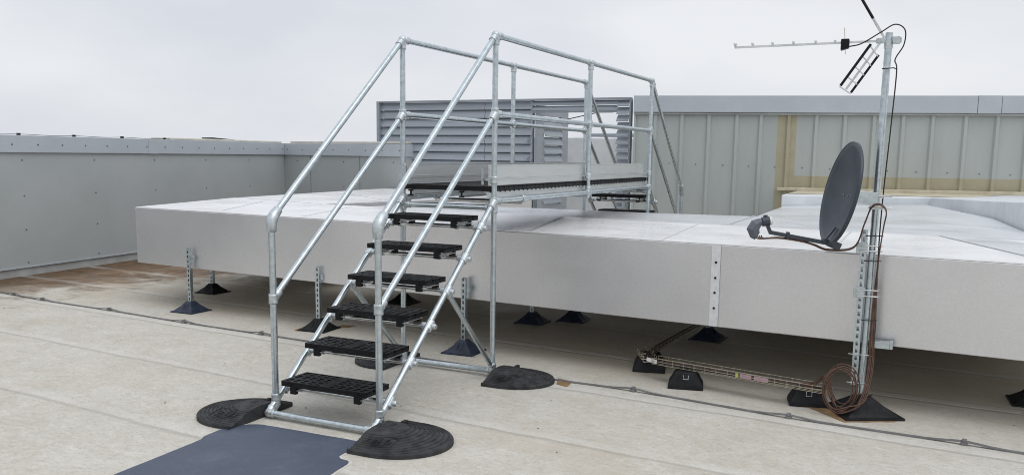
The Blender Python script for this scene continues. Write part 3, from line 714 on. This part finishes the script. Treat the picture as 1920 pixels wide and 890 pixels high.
# ---------------------------------------------------------------- rubber ballast pads
def dpad(x0, x1, ydepth, cx, cy, sgn, label, rz=0):
    """D-shaped ramped rubber pad, straight edge on the tube, arc pointing sgn*y"""
    t = thing('rubber_pad', (cx, cy, 0), label, 'rubber pad', 'D shaped rubber ballast pads at the feet of the stairs', rz)
    hw = (x1 - x0) / 2
    def outline(s, n=40, flat=.30):
        pts = []
        r = hw * s; fl = flat * ydepth
        pts.append((-r, 0)); pts.append((-r, fl * s * .9))
        for i in range(1, n):
            a_ = PI - PI * i / n
            pts.append((r * math.cos(a_), fl * s * .9 + (ydepth - fl) * s * math.sin(a_)))
        pts += [(r, fl * s * .9), (r, 0)]
        return pts
    rings = []; steps = [(1.0, 0), (1.0, .022), (.985, .030)]
    s = .95; z = .038
    while s > .42:
        steps += [(s, z), (s - .006, z - .0045), (s - .020, z - .0045), (s - .026, z + .001)]; s -= .062; z += .0052
    steps += [(s, z), (s * .6, z + .001), (.02, z + .002)]
    b = MB(); vs = []; fs = []
    for s_, z_ in steps:
        o_ = outline(max(s_, .02))
        n_ = len(o_)
        for (px, py) in o_:
            # profile flattens towards the two ends of the straight edge
            k = 1 - .55 * min(1, abs(px) / hw) ** 2 if z_ > .03 else 1
            vs.append((px, sgn * py, z_ * k if z_ > .03 else z_))
    m = len(steps)
    for i in range(m - 1):
        for j in range(n_):
            j2 = (j + 1) % n_
            if j == n_ - 1: continue
            fs.append((i * n_ + j, i * n_ + j2, (i + 1) * n_ + j2, (i + 1) * n_ + j))
    fs.append(tuple((m - 1) * n_ + j for j in range(n_)))
    b.add(vs, fs)
    # straight wedge side wall
    left = [i * n_ for i in range(m)]; right = [i * n_ + n_ - 1 for i in range(m)]
    b.add(vs, [tuple(left + list(reversed(right)))])
    o = b.build('pad_body', 'rubber', t)
    for hx in (-.07, .06):
        zs = .0885 * (1 - .55 * (abs(hx + .1) / hw) ** 2); q = MB(); q.box(hx - .022 + .1, hx + .028 + .1, sgn * .09 - .014, sgn * .09 + .014, zs - .02, zs + .0015); q.build('hand_slot', 'hole', t, .004)
    # moulded emblem panel on the near shoulder: a ring, a square with bars and a line of ribs
    q = MB(); ex, ey, ez = -hw * .58, sgn * ydepth * .30, .060
    sl_ = .16
    def zz(x): return ez + (x - ex) * sl_
    def seg(xa_, ya_, xb_, yb_, w_=.005):
        q.bar((xa_, ya_, zz(xa_)), (xb_, yb_, zz(xb_)), w_, .006)
    ax = -.035; 
    for (xa_, ya_, xb_, yb_) in ((-.028, -.022, .028, -.022), (-.028, .022, .028, .022), (-.028, -.022, -.028, .022), (.028, -.022, .028, .022), (-.016, -.01, .016, -.01), (-.016, .012, .016, .012), (-.016, -.01, -.016, .012), (.0, -.01, .0, .008)):
        seg(ex + xa_, ey + ya_ + sgn * -.03, ex + xb_, ey + yb_ + sgn * -.03)
    for i in range(10):
        a0, a1 = 2 * PI * i / 12, 2 * PI * (i + 1) / 12
        seg(ex + .02 * math.cos(a0), ey + sgn * .045 + .02 * math.sin(a0), ex + .02 * math.cos(a1), ey + sgn * .045 + .02 * math.sin(a1))
    for dx in (-.052, -.044): seg(ex + dx, ey - .05, ex + dx, ey + .05, .003)
    seg(ex - .062, ey - .085, ex + .055, ey - .085, .003); seg(ex + .055, ey - .085, ex + .055, ey + .085, .003); seg(ex - .062, ey + .085, ex + .055, ey + .085, .003)
    q.build('moulded_emblem', 'rubber', t)
    return t
dpad(-.30, .30, .46, -.03, .835, 1, 'left front rubber pad beside the blue walkway corner')
dpad(-.31, .31, .50, -.03, -.045, -1, 'largest rubber pad in the foreground at the right stair foot')
dpad(-.28, .28, .47, 1.60, -.05, -1, 'rear rubber pad right of the stairs beside the grey cable')
dpad(-.28, .28, .42, 1.66, .845, 1, 'rubber pad mostly hidden behind the lower treads')

# ---------------------------------------------------------------- lightning conductor strip
cp = [(2.95, 9.0), (2.55, 7.6), (2.417, 6.922), (2.282, 5.998), (2.194, 4.837), (2.071, 3.65), (1.994, 2.603), (1.93, 1.75), (1.86, .7), (1.80, 0.05), (1.74, -.49), (1.718, -1.096), (1.563, -2.21), (1.494, -3.244), (1.39, -4.2), (1.2, -5.5)]
clips = [(2.282, 5.998), (2.194, 4.837), (2.071, 3.65), (1.994, 2.603), (1.718, -1.096), (1.563, -2.21), (1.494, -3.244), (2.36, 6.6)]
b = MB(); P3 = []
for p in spline([(x, y, 0) for x, y in cp], 14):
    d = min((p - V((*c, 0))).length for c in clips); P3.append(V((p.x, p.y, .006 + .016 * math.exp(-(d / .12) ** 2))))
vs = []; n_ = len(P3)
for i, p in enumerate(P3):
    tt = (P3[min(i + 1, n_ - 1)] - P3[max(i - 1, 0)]).normalized(); s_ = tt.cross(V((0, 0, 1))).normalized()
    vs += [p - s_ * .0125 + V((0, 0, -.004)), p + s_ * .0125 + V((0, 0, -.004)), p + s_ * .0115 + V((0, 0, .004)), p - s_ * .0115 + V((0, 0, .004))]
fs = []
for i in range(n_ - 1):
    for k in range(4): fs.append((4 * i + k, 4 * i + (k + 1) % 4, 4 * i + 4 + (k + 1) % 4, 4 * i + 4 + k))
b.add(vs, fs); o = b.build('conductor_strip', 'strap'); tag(o, 'grey flat conductor strip running across the roof in front of the duct', 'cable')
for c in clips:
    b = MB(); b.box(c[0] - .022, c[0] + .022, c[1] - .02, c[1] + .02, 0, .016); b.box(c[0] - .018, c[0] + .018, c[1] - .014, c[1] + .014, .016, .034); b.build('clip', 'strap', o, .003)

# ---------------------------------------------------------------- antenna mast with strut
MX, MY = 1.93, -2.64
t = thing('antenna_mast', (MX, MY, 0), 'tall galvanised mast pole on a black foot holding dish and aerial', 'mast')
b = MB(); foot_mesh(b, .20, .13, .03, .016); o = b.build('foot', 'blackfoot', t, .003); o.rotation_euler = (0, 0, .5)
b = MB(); b.tube([(.0, .02, .1), (0, .01, .5), (.03, 0, 2.50)], .0225, 20); b.build('pole', 'galv', t)
b = MB(); strut_mesh(b, .19, 1.235, .041, 0); o = b.build('strut', 'galv', t); o.location = (.005, .062, 0)
b = MB(); b.box(-.02, .05, -.14, -.02, .455, .50); b.box(.0, .05, -.16, -.14, .45, .505); b.build('support_arm', 'galv', t, .002)
for z in (1.10, 1.135, .80, .84):
    b = MB()
    b.tube([(-.035, .085, z), (-.038, -.02, z), (-.03, -.045, z), (.0, -.052, z)], .0055, 8); b.build('u_bolt', 'chrome', t)
for z in (1.118, .82):
    b = MB(); b.box(-.03, -.018, .035, .105, z - .035, z + .035); b.box(-.04, .01, .09, .10, z - .03, z + .03); b.build('clamp_plate', 'galv', t, .002)
for z in (.40, .205):
    b = MB(); b.tube([(-.02, .11, z), (-.02, -.04, z)], .004, 6); b.build('threaded_rod', 'chrome', t)

# ---------------------------------------------------------------- camera-plane-independent directions for dish and aerial
fwd = V((.9060, .4233, 0)); lft = V((-.4233, .9060, 0))
los = (V((MX, MY, 0)) - V((-4.2863, -2.9153, 0))).normalized(); lpf = V((-los.y, los.x, 0))
# dish
nh = (lpf * math.sin(math.radians(70)) - los * math.cos(math.radians(70))).normalized()
tilt = math.radians(11)
dn = (nh * math.cos(tilt) + V((0, 0, 1)) * math.sin(tilt)).normalized()
ds = dn.cross(V((0, 0, 1))).normalized(); du = ds.cross(dn).normalized()
dc = V((1.818, -2.412, 1.475))
t = thing('satellite_dish', (dc.x, dc.y, dc.z), 'dark grey oval satellite dish clamped to the mast', 'satellite dish')
b = MB(); nr, na = 14, 56; ra, rb = .305, .332
vs = []; fs = []
def dpt(u, v_, w_): return ds * u + du * v_ + dn * w_
for i in range(nr + 1):
    r_ = i / nr
    for k in range(na):
        a_ = 2 * PI * k / na; vs.append(dpt(ra * r_ * math.cos(a_), rb * r_ * math.sin(a_), -.075 * (1 - r_ * r_)))
for i in range(nr):
    for k in range(na): fs.append((i * na + k, i * na + (k + 1) % na, (i + 1) * na + (k + 1) % na, (i + 1) * na + k))
base = len(vs)
rimp = [(1.0, .0), (1.012, .003), (1.03, 0), (1.03, -.02), (1.01, -.024), (.99, -.012)]
for s_, w_ in rimp:
    for k in range(na):
        a_ = 2 * PI * k / na; vs.append(dpt(ra * s_ * math.cos(a_), rb * s_ * math.sin(a_), w_))
pr = nr * na
for j in range(len(rimp)):
    cur = base + j * na
    for k in range(na): fs.append((pr + k, pr + (k + 1) % na, cur + (k + 1) % na, cur + k))
    pr = cur
# back shell
bk = len(vs)
for i in range(nr + 1):
    r_ = (nr - i) / nr * .99
    for k in range(na):
        a_ = 2 * PI * k / na; vs.append(dpt(ra * r_ * math.cos(a_), rb * r_ * math.sin(a_), -.008 - .075 * (1 - r_ * r_)))
for k in range(na): fs.append((pr + k, pr + (k + 1) % na, bk + (k + 1) % na, bk + k))
for i in range(nr):
    for k in range(na): fs.append((bk + i * na + k, bk + i * na + (k + 1) % na, bk + (i + 1) * na + (k + 1) % na, bk + (i + 1) * na + k))
b.add(vs, fs, True); b.build('reflector', 'dish', t)
for u_, v_ in ((-.03, .0), (.03, .0), (.10, .0)):
    q = MB(); r2 = (u_ / ra) ** 2 + (v_ / rb) ** 2; p = dpt(u_, v_, -.075 * (1 - r2) + .001); q.tube([p, p + dn * .004], .006, 8); q.build('bolt', 'chrome', t)
# foot bracket & arm
armdir = (nh * .985 + V((0, 0, 1)) * .17).normalized()
foot = dpt(0, -rb * .93, .0)
q = MB(); q.bar(dpt(0, -rb * .98, -.05), dpt(0, -rb * .98, .03), .05, .035, du); q.bar(dpt(-.015, -rb * .98, .02), dpt(-.015, -rb * .66, -.03), .018, .012, dn); q.bar(dpt(.02, -rb * .98, -.02), dpt(.02, -rb * 1.03, -.10), .05, .05, du)
q.build('arm_bracket', 'dish', t, .003)
a0 = dpt(0, -rb * 1.0, -.02); a1 = a0 + armdir * .40
q = MB(); q.bar(a0, a1, .026, .026); q.bar(a1 - armdir * .008, a1 + V((0, 0, .055)) + armdir * .02, .028, .022, armdir); q.bar(a0 + armdir * .27, a0 + armdir * .285, .045, .05); q.build('feed_arm', 'dish', t, .003)
ap = a1 + V((0, 0, .065)) + armdir * .03
fd = (-nh * .98 + V((0, 0, 1)) * .14).normalized()
q = MB(); q.tube([ap + fd * -.02, ap + fd * .028], .031, 20); q.box(0, 0, 0, 0, 0, 0) if 0 else None
q.obox(ap + V((0, 0, .032)), fd * .012, ds * .01, V((0, 0, .01))); q.build('feed_clamp', 'dish', t)
q = MB(); q.tube([ap + fd * .028, ap + fd * .04, ap + fd * .046], [.029, .029, .022], 20); q.build('feed_cap', 'whiteplastic', t)
q = MB(); q.tube([ap - fd * .02, ap - fd * .035, ap - fd * .06 + V((0, 0, -.012)), ap - fd * .078 + V((0, 0, -.04)), ap - fd * .062 + V((0, 0, -.085)), ap - fd * .052 + V((0, 0, -.092))], [.022, .026, .038, .042, .034, .026], 8, True, False); q.build('feed_horn', 'lnb', t, .003)
# back mount
q = MB()
mp_ = V((MX, MY, 1.44)) - dc; mp_.z = -.035
bc = dpt(0, 0, -.085)
q.bar(bc, mp_ + nh * .02, .10, .085); q.bar(bc + V((0, 0, -.03)), dpt(0, -.17, -.10), .02, .012); q.build('mount_plate', 'galv', t, .002)
for dz in (.02, -.055):
    q = MB(); c_ = mp_ + V((0, 0, dz)); q.tube([c_ + lpf * .05 - los * .034, c_ - lpf * .09 - los * .03], .0045, 8); q.bar(c_ - los * .028 + lpf * .045, c_ - los * .028 - lpf * .035, .006, .024); q.build('mount_bolt', 'chrome', t)

# ---------------------------------------------------------------- tv aerial
ac = V((MX + .03, MY, 2.452)); 
t = thing('tv_aerial', ac, 'silver yagi television aerial with black grid reflectors at mast top', 'aerial')
lb = lpf
q = MB(); q.bar(lb * -.06, lb * .97 + V((0, 0, -.012)), .014, .014); q.build('boom', 'alu', t, .001)
for i, s_ in enumerate((.965, .85, .72, .585, .445, .325)):
    q = MB(); p = lb * s_ + V((0, 0, .004)); q.bar(p - los * .075, p + los * .075, .006, .006); q.bar(p - lb * .008, p + lb * .008, .012, .02); q.build('element', 'alu', t)
p = lb * .262
q = MB(); q.prism([(0, 0)] * 0 or [(-.026, -.03), (.026, -.03), (.026, .03), (-.026, .03)], [-.055, -.04, -.04, -.055], .018); o = q.build('dipole_box', 'blackplastic', t, .006)
o.matrix_local = Matrix.Translation(p) @ Matrix.Rotation(math.atan2(lb.y, lb.x) + PI, 4, 'Z')
q = MB(); q.tube([p + V((0, 0, -.08)) + lb * -.005, p + lb * .01 + V((0, 0, .09))], .0018, 5); q.build('dipole_rod', 'wire', t)
wd = (los - lpf * .07)
for sg in (1, -1):
    dirp = (lb * (.205 if sg > 0 else .22) + V((0, 0, sg * .34))).normalized()
    o0 = lb * .03 + V((0, 0, .02))
    q = MB(); q.bar(o0, o0 + dirp * .385, .014, .012, los); q.build('reflector_spine', 'alu', t)
    q = MB()
    for i in range(5):
        c_ = o0 + dirp * (.10 + .073 * i); q.tube([c_ - wd * .31, c_ + wd * .31], .0045, 6)
    q.build('reflector_rods', 'alu', t)
    q = MB()
    pass
    for s2 in (-.31, .31):
        q = MB(); q.tube([o0 + dirp * .09 + wd * s2, o0 + dirp * .385 + wd * s2], .0085, 8); q.build('reflector_edge', 'blackplastic', t)
q = MB(); q.obox((0, 0, 0), lb * .075, los * .016, V((0, 0, .016))); q.obox(lb * -.045, lb * .022, los * .03, V((0, 0, .022))); q.tube([V((0, 0, -.05)), V((0, 0, .0))], .027, 14); q.build('mast_clamp', 'cast', t, .003)

# ---------------------------------------------------------------- coax cables
def cable(name, pts, r, m, label, cat='cable', n=8, group=None):
    b = MB(); b.tube(spline(pts, 8), r, n); return tag(b.build(name, m), label, cat, group)
m0 = V((MX, MY, 0))
def mpnt(s, z, f=-.02): return m0 + lpf * s + los * f + V((0, 0, z))     # s to the left, z up, f away
cable('aerial_cable', [ac + lb * .235 + V((0, 0, -.03)), ac + lb * .16 + V((0, 0, -.015)) - los * .02, ac + lb * .05 + V((0, 0, .05)) - los * .03, ac + lb * -.03 + V((0, 0, .095)) - los * .03, ac + lb * -.09 + V((0, 0, .06)) - los * .02, ac + lb * -.09 + V((0, 0, -.03)), ac + lb * -.045 + V((0, 0, -.12)), mpnt(-.06, 2.25), mpnt(-.05, 1.9), mpnt(-.035, 1.5), mpnt(-.03, 1.2), mpnt(-.035, .9), mpnt(-.045, .5), mpnt(-.03, .2)], .0042, 'blackcable', 'thin black coax looping from the aerial and down the mast')
lp = dc + ap
lp2 = dc + a0
for i in range(4):
    o1 = (-.013, -.005, .006, .014)[i]; ci = V((0, 0, (.012, -.008, .0, .016)[i])) + lpf * (.010, -.006, .004, -.012)[i]; dd = lambda s: los * (o1 * s) + V((0, 0, (i % 2) * .006))
    st_ = lp - fd * .055 + V((0, 0, -.09)) + fd * (i * .011)
    pts = [st_, st_ + V((0, 0, -.02)) + fd * .02, dc + a1 - armdir * .07 + V((0, 0, -.028)) + dd(.5), dc + a1 - armdir * .22 + V((0, 0, -.022)) + dd(.6), lp2 + armdir * .1 + V((0, 0, -.03)) + dd(.7),
           lp2 + V((0, 0, -.045)) - los * .0 + dd(1), mpnt(.12, 1.12, -.04) + dd(1.2), mpnt(.065, 1.28, -.055) + dd(1.2), mpnt(.03, 1.385, -.06) + dd(1.2), mpnt(-.02, 1.405, -.055) + dd(1), mpnt(-.06, 1.36, -.05) + dd(1), mpnt(-.05, 1.25, -.04) + dd(1),
           mpnt(-.035, 1.05, -.03) + dd(1), mpnt(-.03, .8, -.03) + lpf * o1 * .6, mpnt(-.028, .55, -.035) + lpf * o1 * .9, mpnt(-.036, .38, -.04) + lpf * o1, mpnt(-.026, .24, -.10) + lpf * o1, mpnt(.005, .12, -.17) + lpf * o1]
    # coil: loop standing beside the mast, then into the tray
    cc = mpnt(.14, .185, -.19); rr_ = .146 + o1 * .9; cc = cc + ci
    for k in range(9 if i < 3 else 17):
        an = -.9 - k * (2 * PI / 7) * 1.0
        pts.append(cc + lpf * (-math.cos(an) * (rr_ - .004 * k) * .78) + V((0, 0, math.sin(an) * (rr_ - .003 * k) * 1.08)) + los * (k * .004 + o1))
    pts += [cc + lpf * .10 + V((0, 0, .05)) + los * .10, V((1.875, -2.32, .165 + o1)), V((1.92, -2.2, .15))]
    cable('coax_cable', pts, .0040, 'browncable', 'bundled brown coax cable from the dish coiled beside the mast foot', group='brown coax cables tied to the mast')
for z, nm in ((1.20, .06), (1.035, .06), (.64, .05), (.13, .04), (2.27, .03)):
    q = MB(); c_ = mpnt(0, z, 0); q.tube([c_ + lpf * (nm * .9) - los * .035, c_ - lpf * .0 - los * .045, c_ - lpf * .042 - los * .035 + V((0, 0, .004)), c_ - lpf * .052 - los * .01], .0035, 6)
    tag(q.build('cable_tie', 'blackcable'), 'black cable tie round the mast %s' % {1.20: 'just under the dish bracket', 1.035: 'below the upper clamp', .64: 'below the lower clamp', .13: 'close above the black foot', 2.27: 'near its top below the aerial'}[z], 'cable tie')

# ---------------------------------------------------------------- wire cable tray and blocks
t = thing('cable_tray', (2.0, -1.8, .12), 'wire basket cable tray turning a corner beneath the duct', 'cable tray')
def tray_seg(p, q_, z, name, w=.05, h=.045):
    p, q_ = V((*p, 0)) - V((2.0, -1.8, 0)), V((*q_, 0)) - V((2.0, -1.8, 0)); d = (q_ - p); L_ = d.length; d.normalize(); s_ = V((-d.y, d.x, 0)); z -= .12
    b = MB(); r_ = .0022
    for side, zz_ in ((-w, h), (-w, h * .5), (-w, 0), (-w * .33, 0), (w * .33, 0), (w, 0), (w, h * .5), (w, h)):
        b.tube([p + s_ * side + V((0, 0, z + zz_)), q_ + s_ * side + V((0, 0, z + zz_))], r_, 5)
    k = int(L_ / .085)
    for i in range(k + 1):
        c_ = p + d * (L_ * i / k); U3 = V((0, 0, 1))
        b.tube([c_ - s_ * w + U3 * (z + h), c_ - s_ * w + U3 * z, c_ + s_ * w + U3 * z, c_ + s_ * w + U3 * (z + h)], r_, 5, True, False)
    b.build(name, 'wire', t)
tray_seg((1.83, -2.42), (2.12, -1.14), .135, 'long_basket')
tray_seg((2.12, -1.10), (2.36, -.98), .135, 'corner_basket')
tray_seg((2.40, -1.0), (3.75, -1.08), .135, 'short_basket')
for s0, s1, m__ in ((.30, .38, 'pinktag'), (.395, .46, 'pinktag'), (.47, .485, 'yellowtag')):
    p, q_ = V((1.83, -2.42, 0)), V((2.12, -1.14, 0)); a_, b_ = p.lerp(q_, s0), p.lerp(q_, s1); dd_ = (q_ - p).normalized(); s_ = V((-dd_.y, dd_.x, 0))
    q = MB(); o2 = s_ * .053 - V((2.0, -1.8, 0)); q.bar(a_ + o2 + V((0, 0, .04)), b_ + o2 + V((0, 0, .04)), .0015, .032); q.build('cable_tag', m__, t)
q = MB(); q.bar((2.06 - 2, -1.17 + 1.8, .035), (2.10 - 2, -1.08 + 1.8, .04), .002, .03); q.build('cable_tag', 'whiteplastic', t)
for i in range(5):
    o1 = (i - 2) * .013
    cable('tray_cable', [(1.90, -2.38, .145), (1.93 + o1, -2.1, .143), (2.03 + o1, -1.6, .143), (2.12 + o1, -1.2, .143), (2.24, -1.06 + o1, .143), (2.6, -1.02 + o1, .143), (3.2, -1.045 + o1, .143), (3.8, -1.08 + o1, .143)], .006, 'browncable' if i % 2 else 'blackcable', ('brown' if i % 2 else 'black') + ' cable lying beside the others in the wire tray', group='cables in the wire tray')
def block(x, y, label, rz, lx=.075, ly=.13, h=.125, clip=True):
    t = thing('rubber_block', (x, y, 0), label, 'rubber block', 'rubber blocks carrying the cable tray', rz)
    b = MB(); n = [(1, 1), (1, -1), (-1, -1), (-1, 1)]
    vs = [(lx * 1.35 * a_, ly * b_, 0) for a_, b_ in n] + [(lx * 1.3 * a_, ly * .97 * b_, .03) for a_, b_ in n] + [(lx * .85 * a_, ly * .58 * b_, h) for a_, b_ in n]
    b.add(vs, [(3, 2, 1, 0), (8, 9, 10, 11)] + [(r_ * 4 + i, r_ * 4 + (i + 1) % 4, r_ * 4 + 4 + (i + 1) % 4, r_ * 4 + 4 + i) for r_ in (0, 1) for i in range(4)])
    b.build('block_body', 'blackfoot', t, .008)
    if clip:
        b = MB(); b.tube([(-lx * 1.0, -.018, .105), (-lx * 1.08, -.018, .075), (-lx * 1.08, .018, .075), (-lx * 1.0, .018, .105)], .003, 6); b.build('wire_clip', 'chrome', t)
block(2.03, -1.405, 'black rubber block under the middle of the cable tray', .22)
block(1.98, -2.28, 'black rubber block nearest the mast under the tray end', .22)
block(2.46, -1.0, 'largest black rubber block under the corner of the tray', .25, .12, .13, .125, False)

# grit and leaf scraps lying on the membrane
b = MB()
for i in range(420):
    x, y = random.uniform(-2.2, 5.0), random.uniform(-3.6, 7.0)
    if -2.8 < x < -.1 and -.3 < y < .95: continue
    r_ = random.choice((.002, .003, .003, .004, .007)); a_ = random.uniform(0, PI)
    b.add([(x + r_ * random.uniform(.5, 1.6) * math.cos(a_ + k * PI / 2.5), y + r_ * random.uniform(.4, 1.2) * math.sin(a_ + k * PI / 2.5), .0015 + random.uniform(0, .003)) for k in range(5)], [(0, 1, 2, 3, 4)])
o = b.build('grit', mat('brown_grit', (.10, .075, .05), (.04, .03, .02), rough=.9)); tag(o, 'small dark grit and leaf scraps scattered over the pale roof', 'grit'); o['kind'] = 'stuff'
